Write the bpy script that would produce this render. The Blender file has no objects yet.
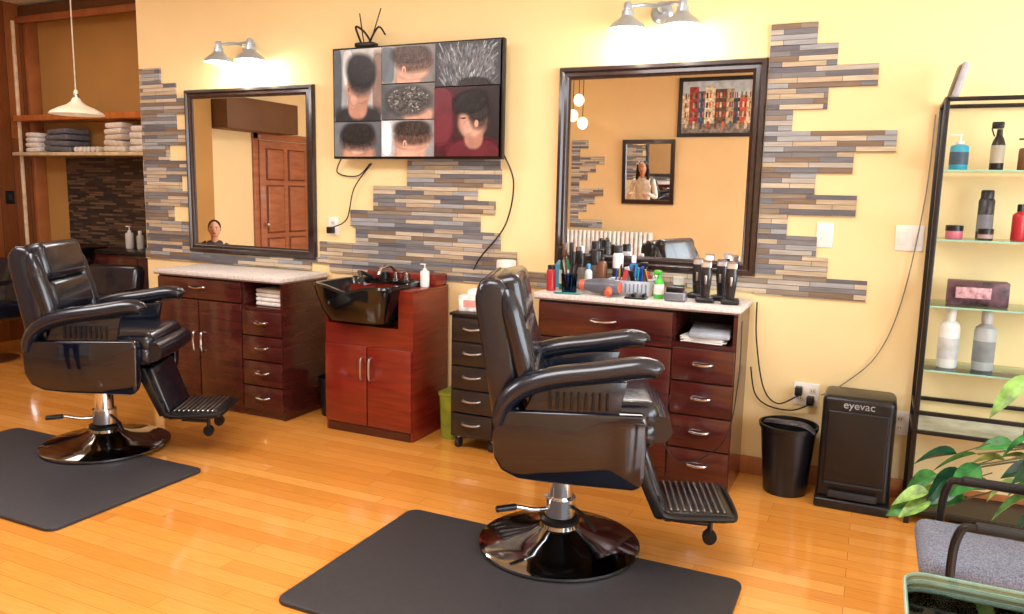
import bpy, bmesh, math, random
from mathutils import Vector, Matrix, Euler
random.seed(7)
scene=bpy.context.scene
rad=math.radians
# ------------------------------------------------------------ materials
def lin(c):
    r=[]
    for v in c[:3]:
        v=v/255.
        r.append(v/12.92 if v<=.04045 else ((v+.055)/1.055)**2.4)
    return r
MATS={}
def newmat(name):
    m=bpy.data.materials.new(name); m.use_nodes=True
    nt=m.node_tree; p=nt.nodes['Principled BSDF']
    return m,nt,p
def N(nt,t,**k):
    n=nt.nodes.new(t)
    for a,v in k.items(): setattr(n,a,v)
    return n
def coords(nt,scale=(1,1,1),kind='Object',rot=(0,0,0)):
    tc=N(nt,'ShaderNodeTexCoord'); mp=N(nt,'ShaderNodeMapping')
    mp.inputs['Scale'].default_value=scale; mp.inputs['Rotation'].default_value=rot
    nt.links.new(tc.outputs[kind],mp.inputs['Vector']); return mp.outputs['Vector']
def ramp(nt,stops,interp='LINEAR'):
    r=N(nt,'ShaderNodeValToRGB'); cr=r.color_ramp; cr.interpolation=interp
    while len(cr.elements)<len(stops): cr.elements.new(.5)
    for e,(p,c) in zip(cr.elements,stops):
        e.position=p; e.color=(*lin(c),1)
    return r
def M(name,col,rough=.5,metal=0,var=.10,scale=14,bump=0,bscale=120,coat=0,emit=0,stretch=(1,1,1),ior=1.45):
    if name in MATS: return MATS[name]
    m,nt,p=newmat(name)
    v=coords(nt,stretch)
    n=N(nt,'ShaderNodeTexNoise'); n.inputs['Scale'].default_value=scale; n.inputs['Detail'].default_value=4
    nt.links.new(v,n.inputs['Vector'])
    r=ramp(nt,[(.3,[max(0,c*(1-var)) for c in col]),(.7,[min(255,c*(1+var)) for c in col])])
    nt.links.new(n.outputs['Fac'],r.inputs[0]); nt.links.new(r.outputs[0],p.inputs['Base Color'])
    p.inputs['Roughness'].default_value=rough; p.inputs['Metallic'].default_value=metal
    p.inputs['IOR'].default_value=ior
    if coat: p.inputs['Coat Weight'].default_value=coat; p.inputs['Coat Roughness'].default_value=.05
    if emit:
        nt.links.new(r.outputs[0],p.inputs['Emission Color']); p.inputs['Emission Strength'].default_value=emit
    if bump:
        n2=N(nt,'ShaderNodeTexNoise'); n2.inputs['Scale'].default_value=bscale
        nt.links.new(v,n2.inputs['Vector'])
        b=N(nt,'ShaderNodeBump'); b.inputs['Strength'].default_value=bump; b.inputs['Distance'].default_value=.004
        nt.links.new(n2.outputs['Fac'],b.inputs['Height']); nt.links.new(b.outputs[0],p.inputs['Normal'])
    MATS[name]=m; return m
def brickmat(name,stops,bw,rh,mortar,mcol,rough,plane='xz',bump=.3,grain=0,coat=0,interp='CONSTANT',gcol=(170,150,130)):
    m,nt,p=newmat(name)
    tc=N(nt,'ShaderNodeTexCoord'); sp=N(nt,'ShaderNodeSeparateXYZ'); cb=N(nt,'ShaderNodeCombineXYZ')
    nt.links.new(tc.outputs['Object'],sp.inputs[0])
    a,b_={'xz':(0,2),'xy':(0,1),'yz':(1,2),'zy':(2,1),'zx':(2,0)}[plane]
    nt.links.new(sp.outputs[a],cb.inputs[0]); nt.links.new(sp.outputs[b_],cb.inputs[1])
    br=N(nt,'ShaderNodeTexBrick'); br.offset=.37; br.offset_frequency=2; br.squash=1.6; br.squash_frequency=3
    nt.links.new(cb.outputs[0],br.inputs['Vector'])
    br.inputs['Color1'].default_value=(0,0,0,1); br.inputs['Color2'].default_value=(1,1,1,1)
    br.inputs['Mortar'].default_value=(.5,.5,.5,1)
    br.inputs['Scale'].default_value=1; br.inputs['Brick Width'].default_value=bw; br.inputs['Row Height'].default_value=rh
    br.inputs['Mortar Size'].default_value=mortar; br.inputs['Mortar Smooth'].default_value=.1
    r=ramp(nt,stops,interp); nt.links.new(br.outputs['Color'],r.inputs[0])
    col=r.outputs[0]
    if grain:
        mp=N(nt,'ShaderNodeMapping'); mp.inputs['Scale'].default_value=(3,40,1) 
        nt.links.new(cb.outputs[0],mp.inputs['Vector'])
        n=N(nt,'ShaderNodeTexNoise'); n.inputs['Scale'].default_value=2.5; n.inputs['Detail'].default_value=6
        nt.links.new(mp.outputs[0],n.inputs['Vector'])
        mx=N(nt,'ShaderNodeMix',data_type='RGBA',blend_type='MULTIPLY'); mx.inputs[0].default_value=grain
        gr=ramp(nt,[(.3,gcol),(.7,(255,255,255))]); nt.links.new(n.outputs['Fac'],gr.inputs[0])
        nt.links.new(col,mx.inputs[6]); nt.links.new(gr.outputs[0],mx.inputs[7]); col=mx.outputs[2]
    mm=N(nt,'ShaderNodeMix',data_type='RGBA'); nt.links.new(br.outputs['Fac'],mm.inputs[0])
    nt.links.new(col,mm.inputs[6]); mm.inputs[7].default_value=(*lin(mcol),1)
    nt.links.new(mm.outputs[2],p.inputs['Base Color']); p.inputs['Roughness'].default_value=rough
    if coat: p.inputs['Coat Weight'].default_value=coat; p.inputs['Coat Roughness'].default_value=.10
    bp=N(nt,'ShaderNodeBump'); bp.inputs['Strength'].default_value=bump; bp.inputs['Distance'].default_value=.006
    sb=N(nt,'ShaderNodeMath',operation='SUBTRACT'); nt.links.new(br.outputs['Color'],sb.inputs[0]); nt.links.new(br.outputs['Fac'],sb.inputs[1])
    nt.links.new(sb.outputs[0],bp.inputs['Height']); nt.links.new(bp.outputs[0],p.inputs['Normal'])
    MATS[name]=m; return m
def woodmat(name,c1,c2,rough=.3,stretch=(1,1,12),coat=.3,scale=3):
    if name in MATS: return MATS[name]
    m,nt,p=newmat(name)
    v=coords(nt,stretch)
    n=N(nt,'ShaderNodeTexNoise'); n.inputs['Scale'].default_value=scale; n.inputs['Detail'].default_value=8; n.inputs['Distortion'].default_value=.8
    nt.links.new(v,n.inputs['Vector'])
    r=ramp(nt,[(.3,c1),(.72,c2)]); nt.links.new(n.outputs['Fac'],r.inputs[0]); nt.links.new(r.outputs[0],p.inputs['Base Color'])
    p.inputs['Roughness'].default_value=rough; p.inputs['Coat Weight'].default_value=coat; p.inputs['Coat Roughness'].default_value=.1
    MATS[name]=m; return m
def glassmat(name,tint,refl=.12):
    if name in MATS: return MATS[name]
    m=bpy.data.materials.new(name); m.use_nodes=True; nt=m.node_tree; nt.nodes.clear()
    o=N(nt,'ShaderNodeOutputMaterial'); t=N(nt,'ShaderNodeBsdfTransparent'); g=N(nt,'ShaderNodeBsdfGlossy'); mx=N(nt,'ShaderNodeMixShader')
    t.inputs[0].default_value=(*lin(tint),1); g.inputs['Roughness'].default_value=.03
    lw=N(nt,'ShaderNodeLayerWeight'); lw.inputs[0].default_value=refl*2
    nt.links.new(lw.outputs['Fresnel'],mx.inputs[0]); nt.links.new(t.outputs[0],mx.inputs[1]); nt.links.new(g.outputs[0],mx.inputs[2]); nt.links.new(mx.outputs[0],o.inputs[0])
    MATS[name]=m; return m

WALL=M('wall_paint_yellow',(243,219,164),.55,0,.012,2,bump=.05,bscale=200)
WALLTAN=M('wall_paint_tan',(186,142,80),.6,0,.03,2,bump=.05,bscale=200)
CEIL=M('ceiling_paint',(238,230,214),.8,0,.02,2)
BROWNP=M('paint_brown',(104,72,44),.6,0,.05,3)
TILE=brickmat('stacked_stone',[(0,(130,129,132)),(.12,(196,178,150)),(.26,(106,106,114)),(.38,(212,196,170)),(.50,(150,136,120)),(.60,(166,170,174)),(.72,(134,114,94)),(.82,(118,122,130)),(.92,(188,182,172))],.21,.0262,.0014,(98,90,82),.6,bump=.7,grain=.5,gcol=(160,152,146))
TILED=brickmat('dark_mosaic',[(0,(60,48,40)),(.3,(92,72,56)),(.5,(48,42,40)),(.75,(110,90,70))],.12,.02,.0015,(30,26,24),.4,bump=.6)
FLOORM=brickmat('oak_floor',[(0,(224,150,64)),(.3,(230,158,72)),(.5,(217,142,58)),(.7,(234,166,82)),(1,(212,136,54))],.95,.083,.0011,(160,100,42),.13,plane='xy',bump=.02,grain=.24,coat=.7,interp='LINEAR')
PANEL=brickmat('wood_panel_wall',[(0,(138,78,36)),(.4,(160,96,46)),(.8,(120,64,28))],3.0,.14,.003,(60,30,14),.35,plane='zy',bump=.4,grain=.5,interp='LINEAR')
MAHD=woodmat('mahogany_dark',(54,19,17),(80,30,25),.22,(1,1,10))
MAHR=woodmat('mahogany_red',(104,28,18),(132,40,25),.22,(1,1,10))
MAHI=M('cabinet_inside',(40,18,14),.6)
COUNTER=M('counter_laminate',(210,202,196),.35,0,.08,60)
COUNTEDGE=M('counter_edge',(120,100,92),.4,0,.05,30)
CHROME=M('chrome',(215,217,222),.12,1,.02)
DCHROME=M('dark_chrome',(150,150,152),.08,1,.03)
STEEL=M('brushed_steel',(190,190,192),.3,1,.05)
LEATHER=M('black_leather',(15,20,31),.25,0,.15,30,bump=.08,bscale=300,coat=.35)
GLOSSB=M('gloss_black_shell',(4,8,22),.05,0,.1,coat=.6)
BLACK=M('black_plastic',(18,18,21),.32,0,.1)
BLACKM=M('matte_black',(34,33,35),.7,0,.1)
MATR=M('rubber_mat',(47,45,48),.55,0,.06,40,bump=.12,bscale=400)
FRAMEB=woodmat('mirror_frame_wood',(26,16,15),(52,34,32),.3,(1,1,1),.4,20)
WHITE=M('white_plastic',(240,239,235),.35,0,.02)
TOWELW=M('white_towel',(232,226,220),.9,0,.05,30,bump=.6,bscale=250)
TOWELG=M('gray_towel',(104,102,110),.9,0,.1,30,bump=.6,bscale=250)
DOORW=woodmat('door_wood',(150,88,58),(180,114,78),.4,(1,1,6))
ORANGEW=woodmat('shelf_wood',(176,92,34),(204,120,52),.35,(6,1,1))
TRIMW=woodmat('trim_wood',(150,86,44),(176,108,60),.4,(6,1,1))
GLASS=glassmat('clear_glass',(252,254,253),.07)
GLASSG=glassmat('glass_edge_green',(226,244,236),.15)
TABLEG=glassmat('table_glass',(232,242,238),.12)
MIRR,_nt,_p=newmat('mirror_silver'); _p.inputs['Base Color'].default_value=(.92,.92,.91,1); _p.inputs['Metallic'].default_value=1; _p.inputs['Roughness'].default_value=.0
FABRIC=M('gray_fabric',(112,118,134),.9,0,.25,220,bump=.6,bscale=350)
SHADEM=M('pendant_glass',(232,216,186),.4,0,.03,emit=.3)
SCON=M('sconce_metal',(176,190,204),.28,.6,.03)
BULB=M('bulb_glow',(255,246,230),.4,emit=12)
SKIN=M('skin',(214,160,130),.5,0,.04)
HAIR=M('dark_hair',(34,24,20),.5,0,.3,60)

# ------------------------------------------------------------ builder
class B:
    def __init__(s,name): s.name=name; s.bm=bmesh.new(); s.m=[]
    def idx(s,m):
        if m not in s.m: s.m.append(m)
        return s.m.index(m)
    def add(s,bm,mat,T=None):
        if T is not None: bmesh.ops.transform(bm,matrix=T,verts=bm.verts)
        i=s.idx(mat)
        for f in bm.faces: f.material_index=i
        t=bpy.data.meshes.new('t'); bm.to_mesh(t); bm.free(); s.bm.from_mesh(t); bpy.data.meshes.remove(t)
    def box(s,c,sz,mat,bev=0,seg=2,rot=None):
        bm=bmesh.new(); bmesh.ops.create_cube(bm,size=1); bmesh.ops.scale(bm,vec=sz,verts=bm.verts)
        if bev: bmesh.ops.bevel(bm,geom=bm.edges[:]+bm.verts[:],offset=min(bev,min(sz)*.49),segments=seg,profile=.5,affect='EDGES')
        T=Matrix.Translation(c)
        if rot: T=T@Euler([rad(a) for a in rot]).to_matrix().to_4x4()
        s.add(bm,mat,T)
    def b2(s,x0,x1,y0,y1,z0,z1,mat,bev=0,seg=2):
        s.box(((x0+x1)/2,(y0+y1)/2,(z0+z1)/2),(abs(x1-x0),abs(y1-y0),abs(z1-z0)),mat,bev,seg)
    def cyl(s,p0,p1,r0,mat,r1=None,n=24,bev=0):
        p0,p1=Vector(p0),Vector(p1); r1=r0 if r1 is None else r1; d=p1-p0
        bm=bmesh.new(); bmesh.ops.create_cone(bm,cap_ends=True,segments=n,radius1=r0,radius2=r1,depth=d.length)
        if bev:
            es=[e for e in bm.edges if len(e.link_faces)==2 and any(len(f.verts)>4 for f in e.link_faces)]
            bmesh.ops.bevel(bm,geom=es,offset=bev,segments=2,affect='EDGES')
        T=Matrix.Translation((p0+p1)/2)@d.to_track_quat('Z','Y').to_matrix().to_4x4(); s.add(bm,mat,T)
    def lathe(s,prof,c,mat,n=32,rot=None,sc=(1,1,1)):
        bm=bmesh.new(); R=[]
        for r,z in prof:
            if r<1e-5: R.append([bm.verts.new((0,0,z))])
            else: R.append([bm.verts.new((r*math.cos(2*math.pi*i/n)*sc[0],r*math.sin(2*math.pi*i/n)*sc[1],z)) for i in range(n)])
        for a,b in zip(R,R[1:]):
            for i in range(n):
                j=(i+1)%n
                if len(a)==1 and len(b)==1: continue
                if len(a)==1: bm.faces.new((a[0],b[j],b[i]))
                elif len(b)==1: bm.faces.new((a[i],a[j],b[0]))
                else: bm.faces.new((a[i],a[j],b[j],b[i]))
        bmesh.ops.recalc_face_normals(bm,faces=bm.faces)
        T=Matrix.Translation(c)
        if rot: T=T@Euler([rad(a) for a in rot]).to_matrix().to_4x4()
        s.add(bm,mat,T)
    def tube(s,pts,r,mat,n=10,ry=None,sub=0,rs=None):
        P=[Vector(p) for p in pts]
        if sub:
            Q=[]
            for i in range(len(P)-1):
                a=P[max(i-1,0)];b=P[i];c=P[i+1];d=P[min(i+2,len(P)-1)]
                for k in range(sub):
                    t=k/sub; Q.append(.5*((2*b)+(c-a)*t+(2*a-5*b+4*c-d)*t*t+(3*b-a-3*c+d)*t**3))
            Q.append(P[-1]); 
            if rs: rs=[rs[min(int(i/sub),len(rs)-1)]*(1-(i%sub)/sub)+rs[min(int(i/sub)+1,len(rs)-1)]*((i%sub)/sub) for i in range(len(Q))]
            P=Q
        bm=bmesh.new(); rings=[]
        t0=(P[1]-P[0]).normalized(); side=Vector((0,1,0)) if abs(t0.y)<.9 else Vector((1,0,0))
        side=(side-t0*side.dot(t0)).normalized()
        for i,p in enumerate(P):
            t=(P[min(i+1,len(P)-1)]-P[max(i-1,0)]).normalized()
            side=(side-t*side.dot(t)).normalized(); up=t.cross(side)
            k=rs[i] if rs else 1
            rings.append([bm.verts.new(p+side*math.cos(2*math.pi*j/n)*(ry or r)*k+up*math.sin(2*math.pi*j/n)*r*k) for j in range(n)])
        for a,b in zip(rings,rings[1:]):
            for j in range(n): bm.faces.new((a[j],a[(j+1)%n],b[(j+1)%n],b[j]))
        bm.faces.new(rings[0]); bm.faces.new(rings[-1]); bmesh.ops.recalc_face_normals(bm,faces=bm.faces)
        s.add(bm,mat)
    def prism(s,pts,y0,y1,mat,bev=0,seg=2,plane='xz',T=None):
        bm=bmesh.new()
        f=(lambda a,b,c:(a,c,b)) if plane=='xz' else ((lambda a,b,c:(a,b,c)) if plane=='xy' else (lambda a,b,c:(c,a,b)))
        A=[bm.verts.new(f(a,b,y0)) for a,b in pts]; C=[bm.verts.new(f(a,b,y1)) for a,b in pts]
        bm.faces.new(A); bm.faces.new(C[::-1]); n=len(pts)
        for i in range(n): bm.faces.new((A[i],A[(i+1)%n],C[(i+1)%n],C[i]))
        bmesh.ops.recalc_face_normals(bm,faces=bm.faces)
        if bev: bmesh.ops.bevel(bm,geom=bm.edges[:]+bm.verts[:],offset=bev,segments=seg,profile=.5,affect='EDGES')
        s.add(bm,mat,T)
    def poly(s,pts,mat):
        bm=bmesh.new(); bm.faces.new([bm.verts.new(p) for p in pts]); s.add(bm,mat)
    def ell(s,c,r,mat,rot=None,sub=3):
        bm=bmesh.new(); bmesh.ops.create_icosphere(bm,subdivisions=sub,radius=1); bmesh.ops.scale(bm,vec=r,verts=bm.verts)
        T=Matrix.Translation(c)
        if rot: T=T@Euler([rad(a) for a in rot]).to_matrix().to_4x4()
        s.add(bm,mat,T)
    def loft(s,rings,mat,n=40,e=4,fn=None):
        bm=bmesh.new(); R=[]
        for cx,cy,z,rx,ry in rings:
            r=[]
            for i in range(n):
                a=2*math.pi*i/n; c,q=math.cos(a),math.sin(a)
                x=cx+rx*math.copysign(abs(c)**(2/e),c); y=cy+ry*math.copysign(abs(q)**(2/e),q)
                p=(x,y,z)
                if fn: p=fn(p)
                r.append(bm.verts.new(p))
            R.append(r)
        for a,b in zip(R,R[1:]):
            for i in range(n): bm.faces.new((a[i],a[(i+1)%n],b[(i+1)%n],b[i]))
        bm.faces.new(R[0]); bm.faces.new(R[-1]); bmesh.ops.recalc_face_normals(bm,faces=bm.faces); s.add(bm,mat)
    def frame(s,x0,x1,z0,z1,y,prof,mat,sg=-1):
        bm=bmesh.new(); C=[]
        for cx,cz,dx,dz in ((x0,z0,1,1),(x1,z0,-1,1),(x1,z1,-1,-1),(x0,z1,1,-1)):
            C.append([bm.verts.new((cx+dx*i,y+sg*o,cz+dz*i)) for i,o in prof])
        for k in range(4):
            a,b=C[k],C[(k+1)%4]
            for i in range(len(prof)-1): bm.faces.new((a[i],b[i],b[i+1],a[i+1]))
        bmesh.ops.recalc_face_normals(bm,faces=bm.faces); s.add(bm,mat)
    def done(s,loc=(0,0,0),rz=0,parent=None,ang=35,smooth=True,scale=1):
        me=bpy.data.meshes.new(s.name); s.bm.to_mesh(me); s.bm.free()
        for m in s.m: me.materials.append(m)
        if smooth: me.shade_smooth(); me.set_sharp_from_angle(angle=rad(ang))
        o=bpy.data.objects.new(s.name,me); scene.collection.objects.link(o)
        o.location=loc; o.rotation_euler=(0,0,rad(rz)); o.scale=(scale,)*3
        if parent: o.parent=parent
        return o
W=4.28
# ------------------------------------------------------------ camera
f,yaw,pit,rol=780.7,rad(24.80),rad(8.41),rad(1.20)
F=Vector((-math.sin(yaw)*math.cos(pit),math.cos(yaw)*math.cos(pit),-math.sin(pit)))
R=Vector((math.cos(yaw),math.sin(yaw),0)); U=R.cross(F)
R2=R*math.cos(rol)+U*math.sin(rol); U2=-R*math.sin(rol)+U*math.cos(rol)
cd=bpy.data.cameras.new('camera'); cam=bpy.data.objects.new('camera',cd); scene.collection.objects.link(cam)
cd.sensor_width=36; cd.lens=f/1024*36; cd.clip_start=.05
mw=Matrix((R2,U2,-F)).transposed().to_4x4(); mw.translation=(0,0,1.5); cam.matrix_world=mw; scene.camera=cam

# ------------------------------------------------------------ room
XL,XR,YF,ZC=-7.4,2.8,-2.0,3.12
def slab(name,x0,x1,y0,y1,z0,z1,mat):
    b=B(name); b.b2(x0,x1,y0,y1,z0,z1,mat); return b.done(smooth=False)
slab('floor',XL-.15,XR+.15,YF-.15,5.2,-.1,0,FLOORM)
slab('ceiling',XL-.15,XR+.15,YF-.15,5.2,ZC,ZC+.1,CEIL)
slab('wall_back',-5.09,XR+.15,W,5.2,0,ZC,WALL)
slab('wall_recess',XL,-5.09,5.05,5.2,0,ZC,WALLTAN)
slab('wall_left',XL-.15,XL,YF-.15,5.2,0,ZC,WALL)
slab('wall_front',XL,XR,YF-.15,YF,0,ZC,M('wall_paint_opposite',(222,188,134),.6,0,.02,2))
b=B('wall_right')
b.b2(XR,XR+.15,YF,W,0,.5,WALL); b.b2(XR,XR+.15,YF,W,2.7,ZC,WALL); b.b2(XR,XR+.15,YF,-1.4,.5,2.7,WALL); b.b2(XR,XR+.15,3.6,W,.5,2.7,WALL); b.done(smooth=False)
b=B('window_1')
for y in (-1.4,.27,1.93,3.6): b.b2(XR+.03,XR+.1,y-.03,y+.03,.5,2.7,WHITE,.005)
for z in (.53,2.67): b.b2(XR+.03,XR+.1,-1.4,3.6,z-.03,z+.03,WHITE,.005)
b.done()
b=B('wood_paneling'); b.b2(XL,XL+.03,3.3,5.04,0,ZC,PANEL); b.done(smooth=False)
b=B('trim_1'); b.b2(XL+.03,XL+.08,4.93,5.05,0,3.0,TRIMW,.01); b.b2(XL+.03,XL+.05,4.82,4.85,0,2.96,M('cream_edge',(226,204,170),.5),.004); b.done()
b=B('trim_2'); b.b2(XL+.03,-5.09,4.9,5.05,2.98,3.10,BROWNP,.01); b.b2(XL+.03,-5.09,4.86,4.9,2.94,3.0,TRIMW,.008); b.done()
b=B('baseboard_back'); b.b2(-3.3,XR,W-.018,W,0,.10,TRIMW,.006); b.done()
b=B('mosaic_tile_panel'); b.b2(-7.02,-5.10,5.035,5.05,.0,1.73,TILED); b.done(smooth=False)
# stone strips (three groups)
def strip(x0,x1,z0,z1): b.b2(x0,x1,W-.014-random.random()*.006,W,z0+.001,z1-.001,TILE)
b=B('stone_tile_accent')
z=2.345; h=.1115
for xr in (-4.86,-4.71,-4.615,-4.72,-4.615,-4.80,-4.615,-4.69,-4.615,-4.78,-4.615,-4.615): strip(-5.07,xr,z-h,z); z-=h
strip(-5.09,-3.50,.935,1.01)
b.done(smooth=False)
b=B('stone_tile_accent')
for x0,x1,z0,z1 in ((-3.5,-1.72,.99,1.03),(-3.34,-1.72,.935,.99),(-3.42,-1.95,1.03,1.14),(-3.12,-2.06,1.14,1.25),(-3.16,-2.2,1.25,1.36),(-2.98,-2.10,1.36,1.44),(-2.98,-2.22,1.44,1.52),(-2.72,-2.06,1.52,1.63),(-2.72,-2.07,1.63,1.70)): strip(x0,x1,z0,z1)
b.done(smooth=False)
b=B('stone_tile_accent')
z=2.36
for xr in (-.34,-.24,-.05,-.27,-.43,.055,-.13,-.30,-.10,-.42,-.27,-.21,-.02): strip(-.56 if z>1.08 else -1.7,xr,z-.1055,z); z-=.1055
strip(-1.7,-.56,1.0,1.083)
b.done(smooth=False)

# ------------------------------------------------------------ mirrors
def mirror(name,x0,x1,z0,z1,y,w,sg=-1,fm=FRAMEB,face=MIRR):
    b=B(name)
    b.frame(x0,x1,z0,z1,y,[(0,0),(0,.022),(.006,.034),(w*.35,.040),(w*.5,.028),(w*.75,.032),(w*.9,.022),(w,.020),(w,.010)],fm,sg)
    yy=y+sg*.012
    P=[(x0+w,yy,z0+w),(x1-w,yy,z0+w),(x1-w,yy,z1-w),(x0+w,yy,z1-w)]
    b.poly(P if sg<0 else P[::-1],face)
    return b
mirror('wall_mirror',-4.61,-3.45,1.013,2.175,W,.065).done()
mirror('wall_mirror',-1.70,-.565,1.085,2.20,W,.07).done()
# ------------------------------------------------------------ TV
tx0,tx1,tz0,tz1=-3.215,-2.01,1.685,2.37; ty=4.165
tv=B('wall_television')
tv.b2(tx0,tx1,ty,ty+.04,tz0,tz1,BLACK,.004); tv.b2(tx0+.3,tx1-.3,ty+.04,W,tz0+.15,tz1-.15,BLACKM,.01)
tv.b2(tx0+.008,tx1-.008,ty-.001,ty,tz0+.012,tz1-.008,M('screen_black',(8,8,10),.12))
tv=tv.done()
def tvmat(name,noise,ns,st):
    m,nt,p=newmat(name)
    at=N(nt,'ShaderNodeVertexColor'); at.layer_name='Col'
    v=coords(nt,st); n=N(nt,'ShaderNodeTexNoise'); n.inputs['Scale'].default_value=ns; n.inputs['Detail'].default_value=6; nt.links.new(v,n.inputs['Vector'])
    g=ramp(nt,[(.3,[255*(1-noise)]*3),(.7,(255,255,255))]); nt.links.new(n.outputs['Fac'],g.inputs[0])
    mx=N(nt,'ShaderNodeMix',data_type='RGBA',blend_type='MULTIPLY'); mx.inputs[0].default_value=1
    nt.links.new(at.outputs['Color'],mx.inputs[6]); nt.links.new(g.outputs[0],mx.inputs[7])
    nt.links.new(mx.outputs[2],p.inputs['Base Color']); nt.links.new(mx.outputs[2],p.inputs['Emission Color']); p.inputs['Emission Strength'].default_value=.5
    p.inputs['Roughness'].default_value=.35; nt.links.new(at.outputs['Alpha'],p.inputs['Alpha']); return m
TVM=[tvmat('screen_photo_smooth',.18,12,(1,1,1)),tvmat('screen_photo_hair',.5,90,(1,1,.4))]
tb=bmesh.new(); tcl=tb.loops.layers.float_color.new('Col'); TK=[0]
def tvshape(cellr,cu,cv,ru,rv,a,col,e=2.2,hair=0,soft=.22):
    u0,u1,v0,v1=cellr; TK[0]+=1; y=ty-.0015-.00004*TK[0]
    X=lambda u:tx0+.011+(tx1-tx0-.022)*u; Z=lambda v:tz0+.015+(tz1-tz0-.026)*v
    n=32 if soft>0 else 10
    def pt(k,i):
        t=2*math.pi*i/n; c,q=math.cos(t),math.sin(t)
        x=k*ru*math.copysign(abs(c)**(2/e),c); w=k*rv*math.copysign(abs(q)**(2/e),q); a_=rad(a)
        x,w=x*math.cos(a_)-w*math.sin(a_),x*math.sin(a_)+w*math.cos(a_)
        return (X(u0+(u1-u0)*min(1,max(0,cu+x))),y,Z(v0+(v1-v0)*min(1,max(0,cv+w))))
    c=tb.verts.new((X(u0+(u1-u0)*min(1,max(0,cu))),y,Z(v0+(v1-v0)*min(1,max(0,cv)))))
    r1=[tb.verts.new(pt(1-soft,i)) for i in range(n)]; al={c:1}
    for v in r1: al[v]=1
    fs=[tb.faces.new((c,r1[i],r1[(i+1)%n])) for i in range(n)]
    if soft>0:
        r2=[tb.verts.new(pt(1+soft*.5,i)) for i in range(n)]
        for v in r2: al[v]=0
        fs+=[tb.faces.new((r1[i],r2[i],r2[(i+1)%n],r1[(i+1)%n])) for i in range(n)]
    lc=lin(col)
    for f_ in fs:
        f_.material_index=hair
        for l in f_.loops: l[tcl]=(*lc,al[l.vert])
def tvbg(cellr,c1,c2):
    u0,u1,v0,v1=cellr; TK[0]+=1; y=ty-.0015-.00004*TK[0]
    X=lambda u:tx0+.011+(tx1-tx0-.022)*u; Z=lambda v:tz0+.015+(tz1-tz0-.026)*v
    vs=[tb.verts.new(p) for p in ((X(u0),y,Z(v0)),(X(u1),y,Z(v0)),(X(u1),y,Z(v1)),(X(u0),y,Z(v1)))]
    f_=tb.faces.new(vs)
    for l,c in zip(f_.loops,(c1,c2,c2,c1)): l[tcl]=(*lin(c),1)
def streaks(cellr,cu,cv,ru,rv,n,cols,L=.06,wd=.012,ang=(0,180)):
    for i in range(n):
        t=random.uniform(0,6.28); k=math.sqrt(random.random())
        tvshape(cellr,cu+ru*k*math.cos(t),cv+rv*k*math.sin(t),random.uniform(.5,1)*L,wd,random.uniform(*ang),random.choice(cols),2,1,0)
c=(0,.305,.335,1)   # boy seen from behind
tvbg(c,(150,156,158),(196,190,182)); tvshape(c,.03,.6,.14,.6,0,(78,84,88),3); tvshape(c,.93,.5,.12,.5,0,(128,104,92),3); tvshape(c,.3,.75,.12,.3,0,(206,206,204),3)
tvshape(c,.5,-.02,.6,.24,0,(34,36,42),2.6); tvshape(c,.5,.22,.21,.2,0,(178,130,108),2.6,0,.15); tvshape(c,.53,.45,.26,.23,0,(190,144,122),2.3); tvshape(c,.42,.3,.1,.12,0,(206,158,136),2,0,.5); tvshape(c,.31,.44,.05,.07,0,(208,156,134),2); tvshape(c,.31,.44,.025,.04,0,(150,100,84),2)
tvshape(c,.58,.54,.26,.2,0,(84,70,66),2.3,1,.35); tvshape(c,.58,.62,.28,.2,0,(50,44,46),2.3,1,.3); tvshape(c,.57,.71,.32,.23,-8,(26,24,28),2.4,1); streaks(c,.56,.72,.26,.18,40,[(52,48,52),(38,36,40),(14,14,16)],.06,.005,(20,70))
c=(0,.305,0,.325)
tvbg(c,(110,116,120),(84,88,94)); tvshape(c,.5,.02,.36,.4,0,(190,142,118),2.4); tvshape(c,.5,.16,.2,.14,0,(206,160,138),2,0,.5); tvshape(c,.5,.44,.37,.28,0,(112,90,82),2.4,1,.35); tvshape(c,.5,.56,.37,.28,0,(66,56,56),2.4,1,.3); tvshape(c,.5,.68,.36,.32,0,(32,30,34),2.5,1); streaks(c,.5,.68,.28,.22,40,[(56,52,56),(18,18,20)],.08,.006,(60,120))
c=(.31,.63,.67,1)
tvbg(c,(180,174,166),(118,114,114)); tvshape(c,.1,.5,.14,.6,0,(96,104,112),3); tvshape(c,.5,.06,.25,.34,0,(206,162,138),2.4); tvshape(c,.58,.34,.31,.3,0,(204,160,138),2.3); tvshape(c,.62,.48,.34,.22,0,(150,116,98),2.3,1,.4); tvshape(c,.60,.6,.36,.26,0,(112,84,70),2.3,1,.3); tvshape(c,.54,.76,.38,.26,-4,(84,62,52),2.4,1); tvshape(c,.42,.34,.04,.12,0,(222,174,152),2); tvshape(c,.42,.33,.02,.07,0,(164,112,92),2); streaks(c,.54,.72,.3,.18,44,[(120,92,76),(62,46,38),(98,74,62)],.08,.006,(0,50))
c=(.31,.63,.34,.66)
tvbg(c,(76,80,84),(112,108,104)); tvshape(c,.7,.08,.3,.3,0,(196,152,130),2.2); tvshape(c,.5,.52,.44,.44,0,(88,84,84),2.3,1)
for i in range(150):
    t=random.uniform(0,6.28); k=math.sqrt(random.random()); tvshape(c,.5+.38*k*math.cos(t),.56+.34*k*math.sin(t),random.uniform(.015,.035),random.uniform(.015,.04),random.uniform(0,180),random.choice([(170,164,158),(136,130,126),(72,66,64),(108,102,98),(52,48,46)]),2,1,0)
c=(.31,.63,0,.33)
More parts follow.
